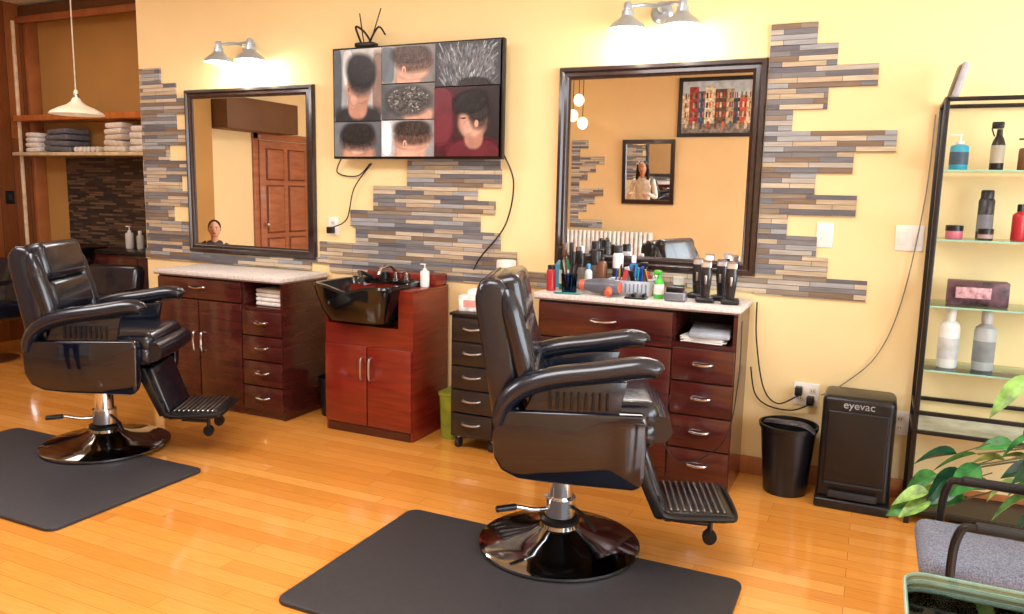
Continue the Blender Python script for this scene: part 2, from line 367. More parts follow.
tvbg(c,(196,194,192),(140,138,138)); tvshape(c,.10,.5,.1,.6,0,(236,236,234),3); tvshape(c,.55,.08,.3,.4,0,(212,166,144),2.4); tvshape(c,.58,.42,.35,.26,0,(196,150,128),2.3); tvshape(c,.62,.52,.34,.22,0,(146,112,96),2.3,1,.4); tvshape(c,.6,.62,.36,.26,0,(98,72,62),2.3,1,.3); tvshape(c,.58,.79,.36,.22,0,(58,46,42),2.4,1); tvshape(c,.45,.34,.04,.12,0,(220,172,150),2); tvshape(c,.45,.33,.02,.07,0,(160,110,92),2); streaks(c,.58,.76,.28,.14,40,[(92,72,62),(40,32,30)],.08,.006,(60,120))
c=(.635,1,.62,1)
tvbg(c,(40,42,48),(60,62,68)); tvshape(c,.5,.42,.50,.55,0,(112,114,118),2.8,1)
for i in range(190):
    px_=random.uniform(.06,.94); pz_=random.uniform(.08,.95); tvshape(c,px_,pz_,random.uniform(.06,.13),.0065,120-70*px_+random.uniform(-12,12),random.choice([(176,178,182),(138,140,144),(86,88,92),(200,200,204),(104,106,110),(150,152,156)]),2,1,0)
tvshape(c,.62,.03,.26,.16,0,(44,40,42),2.2,1)
c=(.635,1,0,.61)
tvbg(c,(64,22,32),(28,26,32)); tvshape(c,.1,.6,.22,.5,0,(104,34,46),3); tvshape(c,.62,.0,.50,.28,0,(94,26,40),2.6); tvshape(c,.62,.30,.15,.2,0,(172,122,102),2.4,0,.15); tvshape(c,.60,.50,.22,.24,0,(202,152,130),2.2); tvshape(c,.53,.42,.1,.13,0,(216,168,146),2,0,.5); tvshape(c,.70,.56,.15,.18,0,(84,66,62),2.2,1,.4); tvshape(c,.68,.66,.18,.16,0,(48,42,44),2.2,1,.3); tvshape(c,.56,.78,.28,.17,12,(22,21,25),2.4,1); tvshape(c,.66,.47,.035,.055,0,(210,158,136),2); tvshape(c,.46,.55,.05,.012,0,(60,42,38),2,0,.3); streaks(c,.56,.78,.22,.11,36,[(50,46,52),(12,12,14)],.07,.005,(20,70))
tb.normal_update(); me=bpy.data.meshes.new('screen_collage'); tb.to_mesh(me); tb.free()
for m in TVM: me.materials.append(m)
o=bpy.data.objects.new('screen_collage',me); scene.collection.objects.link(o); o.parent=tv
b=B('tv_antenna')
b.box((-2.98,4.2,2.385),(.14,.07,.03),BLACK,.01); b.tube([(-3.02,4.2,2.40),(-3.06,4.2,2.5),(-3.0,4.2,2.47),(-2.95,4.2,2.41)],.007,BLACK,8,sub=5)
b.tube([(-2.95,4.2,2.4),(-2.87,4.2,2.6)],.004,BLACK); b.tube([(-3.0,4.2,2.4),(-3.03,4.2,2.58)],.004,BLACK); b.tube([(-2.96,4.2,2.40),(-2.89,4.2,2.49),(-2.84,4.2,2.44)],.006,BLACK,8,sub=4)
b.done()
# ------------------------------------------------------------ cabinets
def pull(b,x,z,y,w=.10,vert=False,mat=CHROME):
    o=.026
    if vert: pts=[(x,y,z-w/2),(x,y-o*.8,z-w*.42),(x,y-o,z),(x,y-o*.8,z+w*.42),(x,y,z+w/2)]
    else: pts=[(x-w/2,y,z),(x-w*.4,y-o*.8,z),(x,y-o,z-.004),(x+w*.4,y-o*.8,z),(x+w/2,y,z)]
    b.tube(pts,.006,mat,8,sub=4)
def front(b,x0,x1,z0,z1,y,mat,bev=.004): b.b2(x0+.004,x1-.004,y-.018,y,z0+.004,z1-.004,mat,bev)
def station(name,x0,x1,xs,yf,top,hbig):
    b=B(name); yb=W-.02; t=.035
    b.b2(x0,x0+.02,yf,yb,0,top-t,MAHD); b.b2(x1-.02,x1,yf,yb,0,top-t,MAHD); b.b2(xs-.01,xs+.01,yf,yb,.05,top-t,MAHD)
    b.b2(x0+.001,x1-.001,yb-.02,yb-.001,0,top-t,MAHI); b.b2(x0+.01,xs,yf+.005,yf+.02,.05,top-t,MAHI); b.b2(x0+.002,x1-.002,yf+.01,yb-.002,.001,.06,MAHD)
    zn=top-t-.165
    b.b2(xs,x1-.002,yf+.005,yb-.003,zn-.02,zn,MAHD)
    b.b2(xs,x1-.01,yf+.006,yf+.02,.05,zn-.021,MAHI)
    b.b2(x0-.02,x1+.015,yf-.035,yb-.002,top-t+.008,top,COUNTER,.004); b.b2(x0-.015,x1+.01,yf-.03,yb-.004,top-t,top-t+.012,COUNTEDGE)
    zd=top-t-hbig
    front(b,x0,xs,zd,top-t-.01,yf,MAHD); xm=(x0+xs)/2
    front(b,x0,xm,.05,zd,yf,MAHD); front(b,xm,xs,.05,zd,yf,MAHD)
    pull(b,xm,(zd+top-t)/2+.01,yf-.018,.14); pull(b,xm-.035,zd*.62,yf-.018,.13,True); pull(b,xm+.035,zd*.62,yf-.018,.13,True)
    dz=(zn-.02-.05)/4
    for i in range(4):
        front(b,xs,x1,.05+i*dz,.05+(i+1)*dz,yf,MAHD); pull(b,(xs+x1)/2,.05+(i+.55)*dz,yf-.018,.10)
    return b.done()
station('styling_station_cabinet',-4.44,-3.36,-3.69,3.82,.93,.15)
station('styling_station_cabinet',-1.63,-.575,-.89,3.88,.965,.20)
b=B('folded_towel_stack')
for i in range(4): b.box((-3.52,4.0,.745+.028*i),(.22,.26,.026),TOWELW,.01,3,(0,0,random.uniform(-5,5)))
b.done()
b=B('paper_stack')
for i in range(5): b.box((-.74,4.02,.772+.006*i),(.21,.28,.005),WHITE,.001,1,(0,0,random.uniform(-9,9)))
b.box((-.72,3.98,.82),(.2,.25,.03),M('grey_cloth',(150,155,165),.9),.01,2,(4,0,6)); b.done()
# wash unit
BASIN=M('basin_gloss_black',(12,12,14),.12,coat=.5)
b=B('shampoo_wash_unit')
x0,x1,yf=-3.04,-2.41,3.84
b.b2(x0,x1,yf,W-.025,0,.68,MAHR)
b.b2(x0,-2.51,4.02,W-.025,.68,.90,MAHR); b.b2(-2.51,x1,yf,W-.025,.68,.90,MAHR); b.b2(x0,x0+.02,yf,4.02,.68,.90,MAHR)
b.b2(-2.50,x1+.002,yf-.004,W-.023,.90,.915,MAHR,.004); b.b2(x0,-2.50,4.10,W-.023,.90,.914,MAHR,.004)
b.b2(-2.93,-2.42,4.12,W-.023,.915,.985,MAHR,.006)
b.b2(x0+.015,x1-.015,yf-.004,yf,.0,.055,MAHD)
xm=(x0+x1)/2; front(b,x0,xm,.06,.56,yf,MAHR); front(b,xm,x1,.06,.56,yf,MAHR)
pull(b,xm-.03,.42,yf-.018,.14,True,STEEL); pull(b,xm+.03,.42,yf-.018,.14,True,STEEL)
def dip(p):
    x,y,z=p
    if y<3.80 and z>.84: z-=.04*math.exp(-((x+2.78)/.09)**2)
    return (x,y,z)
cx,cy=-2.77,3.91
b.loft([(cx,cy+.02,.705,.19,.13),(cx,cy+.01,.715,.215,.175),(cx,cy,.78,.24,.205),(cx,cy-.005,.88,.265,.23),(cx,cy-.01,.925,.272,.24),(cx,cy-.01,.94,.268,.235),(cx,cy-.005,.938,.245,.21),(cx,cy,.86,.215,.18),(cx,cy+.01,.76,.14,.12),(cx,cy+.01,.745,.03,.03)],BASIN,48,5.2,dip)
b.b2(-3.03,-2.51,4.10,4.125,.90,.945,BASIN,.006)
b.cyl((-2.78,4.09,.94),(-2.78,4.09,.985),.03,BLACK,bev=.004); b.cyl((-2.70,4.10,.93),(-2.70,4.10,.99),.016,CHROME,bev=.003); b.cyl((-2.62,4.10,.93),(-2.62,4.10,.99),.016,CHROME,bev=.003)
b.tube([(-2.70,4.10,.985),(-2.70,4.05,1.03),(-2.72,3.98,1.02),(-2.72,3.95,.98)],.011,CHROME,10,sub=5); b.box((-2.62,4.07,.995),(.015,.07,.01),CHROME,.003)
b.tube([(-2.86,4.08,.95),(-2.9,4.0,.985),(-2.84,3.93,.975),(-2.8,3.88,.955)],.012,BLACK,10,sub=5); b.cyl((-2.8,3.88,.955),(-2.77,3.84,.96),.022,BLACK,.016)
b.done()
# drawer cart
b=B('rolling_drawer_cart')
x0,x1,yf=-2.175,-1.885,3.88
b.b2(x0,x1,yf,4.22,.075,.79,BLACK,.006); b.b2(x0-.008,x1+.008,yf-.012,4.23,.79,.81,BLACK,.006)
CARTD=M('cart_drawer',(30,24,25),.3,coat=.3)
for i in range(5):
    z0=.085+i*.14; b.b2(x0+.012,x1-.012,yf-.018,yf,z0+.004,z0+.134,CARTD,.006); pull(b,(x0+x1)/2,z0+.08,yf-.018,.11,False,STEEL)
for x in (x0+.035,x1-.035):
    for y in (yf+.04,4.17): b.cyl((x-.012,y,.03),(x+.012,y,.03),.03,BLACKM); b.cyl((x,y,.03),(x,y,.08),.01,STEEL)
b.done()
b=B('green_storage_bin'); b.loft([(-2.27,4.10,.0,.05,.10),(-2.27,4.10,.27,.058,.115),(-2.27,4.10,.275,.063,.12),(-2.27,4.10,.29,.063,.12)],M('green_plastic',(130,140,44),.4),32,5); b.done()
def bin_(name,x,y,r,h):
    b=B(name); b.lathe([(0,0),(r*.72,0),(r*.75,.01),(r*.96,h*.93),(r*1.02,h*.94),(r*1.04,h),(r*.97,h),(r*.93,h*.9),(r*.7,.02),(0,.02)],(x,y,0),BLACK,40); return b
bb=bin_('waste_bin',-.325,4.10,.14,.36)
bb.tube([(-.2,4.03,.35),(-.25,4.02,.38),(-.36,4.05,.375),(-.43,4.1,.36)],.012,M('bin_liner',(60,60,66),.3),8,ry=.03,sub=4); bb.done()
bin_('waste_bin',-3.21,4.10,.085,.26).done()
# vacuum
b=B('stationary_vacuum')
b.box((-.005,4.10,.30),(.325,.24,.52),BLACK,.03,4); b.box((-.005,4.09,.025),(.34,.27,.05),BLACK,.012,3)
b.box((-.005,3.975,.30),(.27,.015,.38),BLACK,.01,3); b.box((-.005,3.97,.13),(.26,.02,.012),BLACKM,.004); b.box((-.005,3.968,.075),(.22,.02,.035),BLACKM,.006)
vac=b.done()
tc=bpy.data.curves.new('logo','FONT'); tc.body='eyevac'; tc.size=.052; tc.align_x='CENTER'; tc.extrude=.0005; to=bpy.data.objects.new('logo',tc); scene.collection.objects.link(to); tc.materials.append(M('logo_grey',(150,152,156),.4)); to.parent=vac; to.location=(-.005,3.9785,.505); to.rotation_euler=(rad(90),0,0)
# bottles and small things
def bottle(name,x,y,z,h,r,col,cap,style=0,label=None,n=24):
    b=B(name); m=M('bottle_%d_%d_%d'%col,col,.3,0,.04); c=M('cap_%d_%d_%d'%cap,cap,.35)
    if style==0:
        b.lathe([(0,0),(r*.92,0),(r,.006),(r,h*.66),(r*.92,h*.72),(r*.45,h*.79),(r*.42,h*.82),(0,h*.82)],(0,0,0),m,n); b.lathe([(0,h*.8),(r*.5,h*.8),(r*.5,h*.98),(r*.42,h),(0,h)],(0,0,0),c,n)
    elif style==1:
        b.lathe([(0,0),(r*.92,0),(r,.006),(r,h*.62),(r*.9,h*.68),(r*.4,h*.72),(0,h*.72)],(0,0,0),m,n); b.lathe([(0,h*.7),(r*.42,h*.7),(r*.42,h*.79),(r*.12,h*.8),(r*.12,h*.95),(0,h*.95)],(0,0,0),c,n); b.box((-r*.45,0,h*.97),(r*1.3,r*.5,h*.05),c,.003)
    elif style==2:
        b.lathe([(0,0),(r*.92,0),(r,.006),(r,h*.5),(r*.8,h*.6),(r*.35,h*.72),(0,h*.72)],(0,0,0),m,n); b.lathe([(0,h*.7),(r*.45,h*.7),(r*.4,h*.82),(0,h*.82)],(0,0,0),c,n); b.box((-r*.3,0,h*.9),(r*1.7,r*.6,h*.14),c,.006); b.box((-r*.9,0,h*.76),(r*.2,r*.35,h*.18),c,.003,2,(0,-20,0))
    elif style==3:
        b.lathe([(0,0),(r,0),(r,h*.78),(r*.8,h*.84),(0,h*.84)],(0,0,0),m,n); b.lathe([(0,h*.8),(r*.82,h*.8),(r*.82,h*.97),(r*.7,h),(0,h)],(0,0,0),c,n)
    elif style==4:
        b.lathe([(0,0),(r*.95,0),(r,.004),(r,h*.6),(0,h*.6)],(0,0,0),m,n); b.lathe([(0,h*.58),(r*1.03,h*.58),(r*1.03,h*.97),(r*.95,h),(0,h)],(0,0,0),c,n)
    if label: b.lathe([(r*1.01,h*.15),(r*1.012,h*.5)],(0,0,0),M('label_%d_%d_%d'%label,label,.5),n)
    b.done((x,y,z)); return b
K=.966
C_=[ (-1.60,3.97,.14,.026,(170,40,44),(30,30,32),3,None,'lotion_bottle'),(-1.56,4.06,.22,.028,(28,120,80),(240,240,240),0,(230,230,220),'shampoo_bottle'),(-1.50,4.16,.24,.028,(40,38,40),(200,200,205),3,(150,140,130),'hair_spray_can'),
(-1.62,4.15,.19,.024,(60,150,190),(240,240,240),0,None,'lotion_bottle'),(-1.42,4.18,.27,.03,(36,32,32),(20,20,22),3,(110,100,92),'hair_spray_can'),(-1.355,4.11,.23,.027,(120,76,50),(30,30,30),1,None,'pump_bottle'),
(-1.29,4.19,.25,.03,(226,226,228),(40,40,44),3,(60,60,70),'hair_spray_can'),(-1.00,3.98,.15,.026,(70,190,60),(60,180,60),2,(240,240,240),'spray_bottle'),(-1.20,4.19,.20,.026,(40,110,180),(240,240,244),0,None,'lotion_bottle'),(-.94,4.17,.10,.03,(60,90,60),(220,224,220),4,None,'pomade_jar'),(-1.13,4.19,.17,.028,(196,60,50),(24,24,26),2,None,'spray_bottle'),
(-1.06,4.17,.13,.026,(232,228,220),(210,80,60),0,None,'lotion_bottle'),(-1.03,4.08,.08,.028,(230,190,70),(30,30,34),4,None,'pomade_jar'),(-1.42,4.07,.15,.022,(230,230,232),(70,150,200),0,None,'lotion_bottle')]
for (x,y,h,r,c,cp,st,lb,nm) in C_: bottle(nm,x,y,K,h,r,c,cp,st,lb)
b=B('brush_holder_jar'); b.lathe([(0,0),(.04,0),(.045,.1),(.042,.1),(.037,.006),(0,.006)],(0,0,0),glassmat('jar_blue',(150,185,220)))
for i in range(7):
    a=i*.9; tx,ty_=.03*math.cos(a),.03*math.sin(a); hx,hy=tx*1.6,ty_*1.6; hh=.16+.02*(i%3); col=M('brush%d'%(i%4),[(20,20,22),(90,60,40),(30,30,34),(200,190,180)][i%4],.4)
    b.tube([(tx*.5,ty_*.5,.01),(hx,hy,hh)],.006,col,8); b.box((hx*1.1,hy*1.1,hh+.03),(.036,.018,.075),col,.008,2,(0,0,a*57))
b.done((-1.49,3.96,K))
b=B('comb_basket'); BK=M('basket_white',(205,214,226),.4)
b.loft([(0,0,0,.11,.06),(0,0,.075,.125,.07),(0,0,.08,.128,.073),(0,0,.075,.12,.066),(0,0,.006,.105,.055)],BK,32,5)
for i in range(10): b.box((-.10+.022*i,-.069,.04),(.008,.006,.05),M('basket_slot',(120,130,150),.5),.002)
cl=[(40,70,170),(190,60,60),(20,20,22),(200,160,60),(225,225,225),(30,150,150),(20,20,22),(20,20,24)]
for i in range(11):
    x=-.09+.0175*i; m=M('comb%d'%(i%8),cl[(i*3)%8],.4); b.box((x,random.uniform(-.03,.03),.08),(.008,.034,.11+.025*(i%3)),m,.003,1,(random.uniform(-25,25),random.uniform(-25,25),random.uniform(0,90)))
b.done((-1.17,4.06,K))
b=B('hair_dryer'); HD=M('dryer_grey',(92,94,104),.35); HO=M('dryer_orange',(206,96,64),.4)
b.lathe([(0,-.10),(.03,-.10),(.038,-.09),(.044,-.02),(.038,.05),(.028,.10),(.026,.14),(.02,.14),(.02,.10),(0,.1)],(0,0,.048),HD,24,(0,-90,0)); b.lathe([(.0285,.098),(.031,.10),(.028,.125)],(0,0,.048),HO,24,(0,-90,0)); b.lathe([(0,-.102),(.03,-.102),(.034,-.085)],(0,0,.048),HO,24,(0,-90,0))
b.tube([(.04,-.02,.045),(.06,-.05,.03),(.06,-.075,.02)],.018,HO,12,sub=4); b.done((-1.29,3.93,K),-6)
def clipper(x,y,rz,stand,nm='hair_clipper'):
    b=B(nm)
    if stand: b.box((0,0,.012),(.08,.08,.024),BLACK,.01,3)
    b.loft([(0,0,.022,.018,.016),(0,0,.06,.022,.018),(0,-.004,.12,.026,.02),(0,-.006,.155,.022,.012)],M('clipper_black',(30,30,34),.25,coat=.3),20,3)
    b.loft([(0,-.006,.155,.022,.012),(0,-.008,.175,.023,.006)],STEEL,20,5)
    for i in range(9): b.box((-.02+.005*i,-.009,.179),(.0028,.004,.012),STEEL)
    b.box((.0,-.022,.1),(.01,.006,.04),STEEL,.002); b.done((x,y,K),rz,scale=1.15)
clipper(-.76,3.97,10,1); clipper(-.70,4.09,-15,1); clipper(-.635,3.97,10,1); clipper(-.83,4.12,0,1)
b=B('clipper_charger'); b.box((0,0,.025),(.11,.07,.05),M('charger_silver',(120,122,130),.3,.4),.012,3); b.box((0,-.02,.06),(.09,.03,.03),BLACK,.008); b.done((-.90,3.93,K),4)
b=B('tool_tray'); b.box((0,0,.005),(.11,.08,.01),BLACK,.004)
for i in range(4): b.cyl((-.04+.027*i,-.03,.019),(-.04+.027*i,.035,.019),.009,[STEEL,BLACK][i%2])
b.done((-1.10,3.91,K),5)
b=B('barber_comb'); b.box((0,0,.004),(.15,.012,.006),M('comb_teal',(40,150,150),.4),.002)
for i in range(24): b.box((-.07+.006*i,-.014,.004),(.0025,.018,.004),M('comb_teal',(40,150,150),.4))
b.done((-1.47,3.88,K),8)
b=B('tissue_box'); b.box((0,0,.045),(.15,.12,.09),M('tissue_box_card',(232,226,222),.6,0,.12,30),.004); b.ell((0,0,.1),(.045,.03,.03),TOWELW); b.box((0,-.061,.045),(.09,.002,.04),M('tissue_pink',(220,150,140),.6)); b.done((-2.09,4.0,.81),6)
b=B('tissue_roll'); b.lathe([(.02,0),(.055,0),(.058,.005),(.058,.1),(.055,.105),(.02,.105),(.02,0)],(0,0,0),TOWELW); b.box((0,0,-.095),(.12,.12,.18),M('box_cream',(225,210,190),.6),.006); b.done((-1.955,4.14,.995))
b=B('metal_tray'); b.box((0,0,.008),(.10,.1,.015),STEEL,.004); b.done((-1.95,3.96,.81),-5)
bottle('shampoo_bottle',-2.47,4.07,.916,.14,.028,(235,235,232),(240,240,240),1)
bottle('shampoo_bottle',-5.98,4.85,.931,.20,.035,(215,210,205),(240,240,240),1); bottle('shampoo_bottle',-5.86,4.86,.931,.16,.03,(190,190,180),(230,230,225),0)
# ------------------------------------------------------------ switches
def plate(name,x,z,w,h,gang=1,outlet=False,plug=None,wy=W):
    b=B(name); b.box((x,wy-.004,z),(w,.008,h),WHITE,.003)
    for g in range(gang):
        gx=x+(g-(gang-1)/2)*w/gang
        if outlet:
            for dz in (-.022,.022): b.box((gx,wy-.009,z+dz),(.034,.004,.03),M('outlet_face',(222,220,212),.4),.004); b.box((gx-.006,wy-.0115,z+dz),(.003,.001,.01),BLACK); b.box((gx+.006,wy-.0115,z+dz),(.003,.001,.01),BLACK)
        else: b.box((gx,wy-.010,z),(.034,.006,.066),WHITE,.003,2,(4,0,0))
    for (px_,pz_) in plug or []: b.box((px_,wy-.035,pz_),(.037,.05,.045),BLACK,.006)
    b.done()
plate('light_switch',-.235,1.315,.08,.125); plate('light_switch',.15,1.315,.125,.125,2); plate('wall_outlet',-.265,.48,.125,.12,2,True,[(-.30,.50),(-.24,.455)]); plate('wall_outlet',.185,.39,.08,.12,1,True); plate('wall_outlet',-3.31,1.245,.08,.12,1,True,[(-3.31,1.22)])
b=B('light_switch'); b.box((XL+.036,4.70,1.35),(.012,.08,.12),BLACK,.003); b.box((XL+.044,4.70,1.35),(.006,.03,.06),BLACKM,.003); b.done()
def cable(name,pts,r=.004,mat=BLACK):
    b=B(name); b.tube(pts,r,mat,8,sub=8); b.done()
cable('power_cable',[(-.30,W-.06,.48),(-.4,W-.04,.42),(-.48,W-.03,.5),(-.53,W-.03,.75),(-.54,W-.03,.95)])
cable('power_cable',[(-.24,W-.06,.44),(-.33,W-.03,.39),(-.45,W-.03,.40),(-.52,W-.03,.46),(-.55,W-.03,.6)])
cable('power_cable',[(.21,W-.02,1.9),(.20,W-.02,1.5),(.14,W-.02,1.0),(.05,W-.02,.72),(-.1,W-.02,.55),(-.19,W-.03,.49)],.003,M('cable_grey',(120,110,95),.5))
cable('power_cable',[(-.555,3.87,.9),(-.55,3.83,.6),(-.60,3.80,.3),(-.80,3.79,.17),(-.9,3.80,.30),(-.88,3.84,.5)],.003)
cable('tv_cable',[(-2.04,W-.03,1.72),(-1.97,W-.03,1.55),(-2.02,W-.03,1.3),(-2.18,W-.035,1.1),(-2.22,W-.05,1.02)],.005)
cable('tv_cable',[(-3.20,W-.05,1.7),(-3.26,W-.02,1.6),(-3.10,W-.02,1.58),(-3.0,W-.02,1.66)],.004); cable('tv_cable',[(-2.98,W-.03,1.66),(-3.12,W-.03,1.5),(-3.18,W-.03,1.3),(-3.28,W-.05,1.24)],.004)
# ------------------------------------------------------------ sconces
def sconce(xc,z,dx):
    b=B('wall_sconce')
    b.lathe([(0,0),(.055,0),(.06,.006),(.045,.02),(.02,.028),(0,.028)],(xc,W,z+.03),SCON,32,(90,0,0))
    b.cyl((xc,W-.02,z+.03),(xc,W-.09,z+.05),.012,SCON); b.tube([(xc-dx,W-.15,z+.04),(xc-dx*.5,W-.10,z+.055),(xc,W-.09,z+.05),(xc+dx*.5,W-.10,z+.055),(xc+dx,W-.15,z+.04)],.010,SCON,10,sub=5)
    for s_ in (-1,1):
        x=xc+s_*dx; y=W-.15
        b.lathe([(0,.085),(.016,.085),(.022,.075),(.022,.045),(.03,.04),(.032,.015),(.045,.0),(.085,-.03),(.10,-.05),(.104,-.054),(.098,-.054),(.082,-.034),(.04,-.004),(.02,.0),(0,.0)],(x,y,z-.02),SCON,32)
        b.ell((x,y,z-.065),(.055,.055,.03),BULB,None,3)
        l=bpy.data.lights.new('sconce_bulb','POINT'); l.energy=4.5; l.color=(1,.92,.78); l.shadow_soft_size=.04; o=bpy.data.objects.new('sconce_bulb',l); o.location=(x,y,z-.125); scene.collection.objects.link(o)
    b.done()
sconce(-4.0,2.40,.14); sconce(-1.13,2.43,.145)
b=B('pendant_lamp'); px,py=-5.80,4.28
b.lathe([(0,.19),(.012,.19),(.018,.16),(.025,.13),(.04,.10),(.07,.075),(.13,.05),(.185,.02),(.20,0),(.194,-.002),(.175,.015),(.12,.04),(.06,.066),(0,.08)],(px,py,2.03),SHADEM,48)
b.lathe([(0,.15),(.02,.15),(.026,.12),(.02,.10),(0,.10)],(px,py,2.04),STEEL); b.tube([(px,py,2.2),(px,py,ZC)],.005,M('cord_cream',(220,210,190),.6)); b.lathe([(0,0),(.06,0),(.06,-.02),(0,-.03)],(px,py,ZC),WHITE); b.ell((px,py,2.05),(.03,.03,.035),SHADEM,None,2)
b.done()
# ------------------------------------------------------------ recess shelves
b=B('wall_shelf'); b.b2(XL+.08,-5.095,4.75,5.03,2.05,2.10,ORANGEW,.004); b.done()
b=B('wall_shelf'); b.b2(XL+.08,-5.095,4.72,5.03,1.735,1.765,M('shelf_light',(214,196,160),.4),.004); b.done()
def towels(name,x,y,z,w,d,n,mat,th=.045):
    b=B(name)
    for i in range(n): b.box((x+random.uniform(-.01,.01),y,z+th*(i+.5)),(w*(1-.06*i),d,th*.95),mat,.02,3,(0,random.uniform(-3,3),random.uniform(-4,4)))
    b.done()
towels('folded_towel_stack',-7.12,4.88,1.768,.18,.22,4,TOWELW,.045); towels('folded_towel_stack',-6.76,4.88,1.768,.34,.24,4,TOWELG,.052); towels('folded_towel_stack',-6.02,4.88,1.768,.26,.24,5,TOWELW,.05)
towels('folded_towel_stack',-5.72,4.88,1.768,.22,.24,4,TOWELW,.055)
b=B('rolled_towels')
for i in range(6): b.cyl((-6.50+.055*i,4.76,1.79),(-6.50+.055*i,4.9,1.79),.024,TOWELW,bev=.005)
b.done()
b=B('storage_cabinet'); b.b2(-6.1,-5.12,4.62,5.02,0,.90,MAHD,.004); b.b2(-6.12,-5.10,4.60,5.02,.90,.93,BLACK,.004); front(b,-6.1,-5.6,.06,.88,4.62,MAHD); front(b,-5.6,-5.12,.06,.88,4.62,MAHD); pull(b,-5.64,.6,4.60,.12,True); b.done()
b=B('shampoo_wash_unit'); b.b2(-6.75,-6.15,4.66,5.02,0,.93,MAHD,.004); b.loft([(-6.45,4.62,.70,.10,.1),(-6.45,4.62,.8,.24,.2),(-6.45,4.62,.94,.29,.24),(-6.45,4.62,.95,.28,.23),(-6.45,4.62,.93,.25,.20),(-6.45,4.64,.78,.12,.1)],BASIN,36,3.4); b.done()
def salon_chair(x,y,rz):
    b=B('salon_chair')
    b.lathe([(0,0),(.26,0),(.27,.008),(.22,.02),(.04,.04),(.035,.30),(0,.30)],(0,0,0),CHROME); b.cyl((0,0,.29),(0,0,.35),.04,CHROME); b.box((0,0,.42),(.5,.5,.16),LEATHER,.04,3); b.box((-.25,0,.64),(.12,.48,.42),LEATHER,.05,3,(0,-14,0))
    for s_ in (-1,1):
        b.tube([(-.2,s_*.27,.42),(-.24,s_*.28,.62),(-.1,s_*.28,.66),(.2,s_*.28,.65),(.26,s_*.28,.58),(.22,s_*.27,.40)],.014,CHROME,10,sub=5); b.box((.0,s_*.28,.675),(.26,.05,.025),BLACK,.01)
    b.done((x,y,0),rz)
salon_chair(-5.50,4.10,-75); salon_chair(-6.75,3.98,-80)
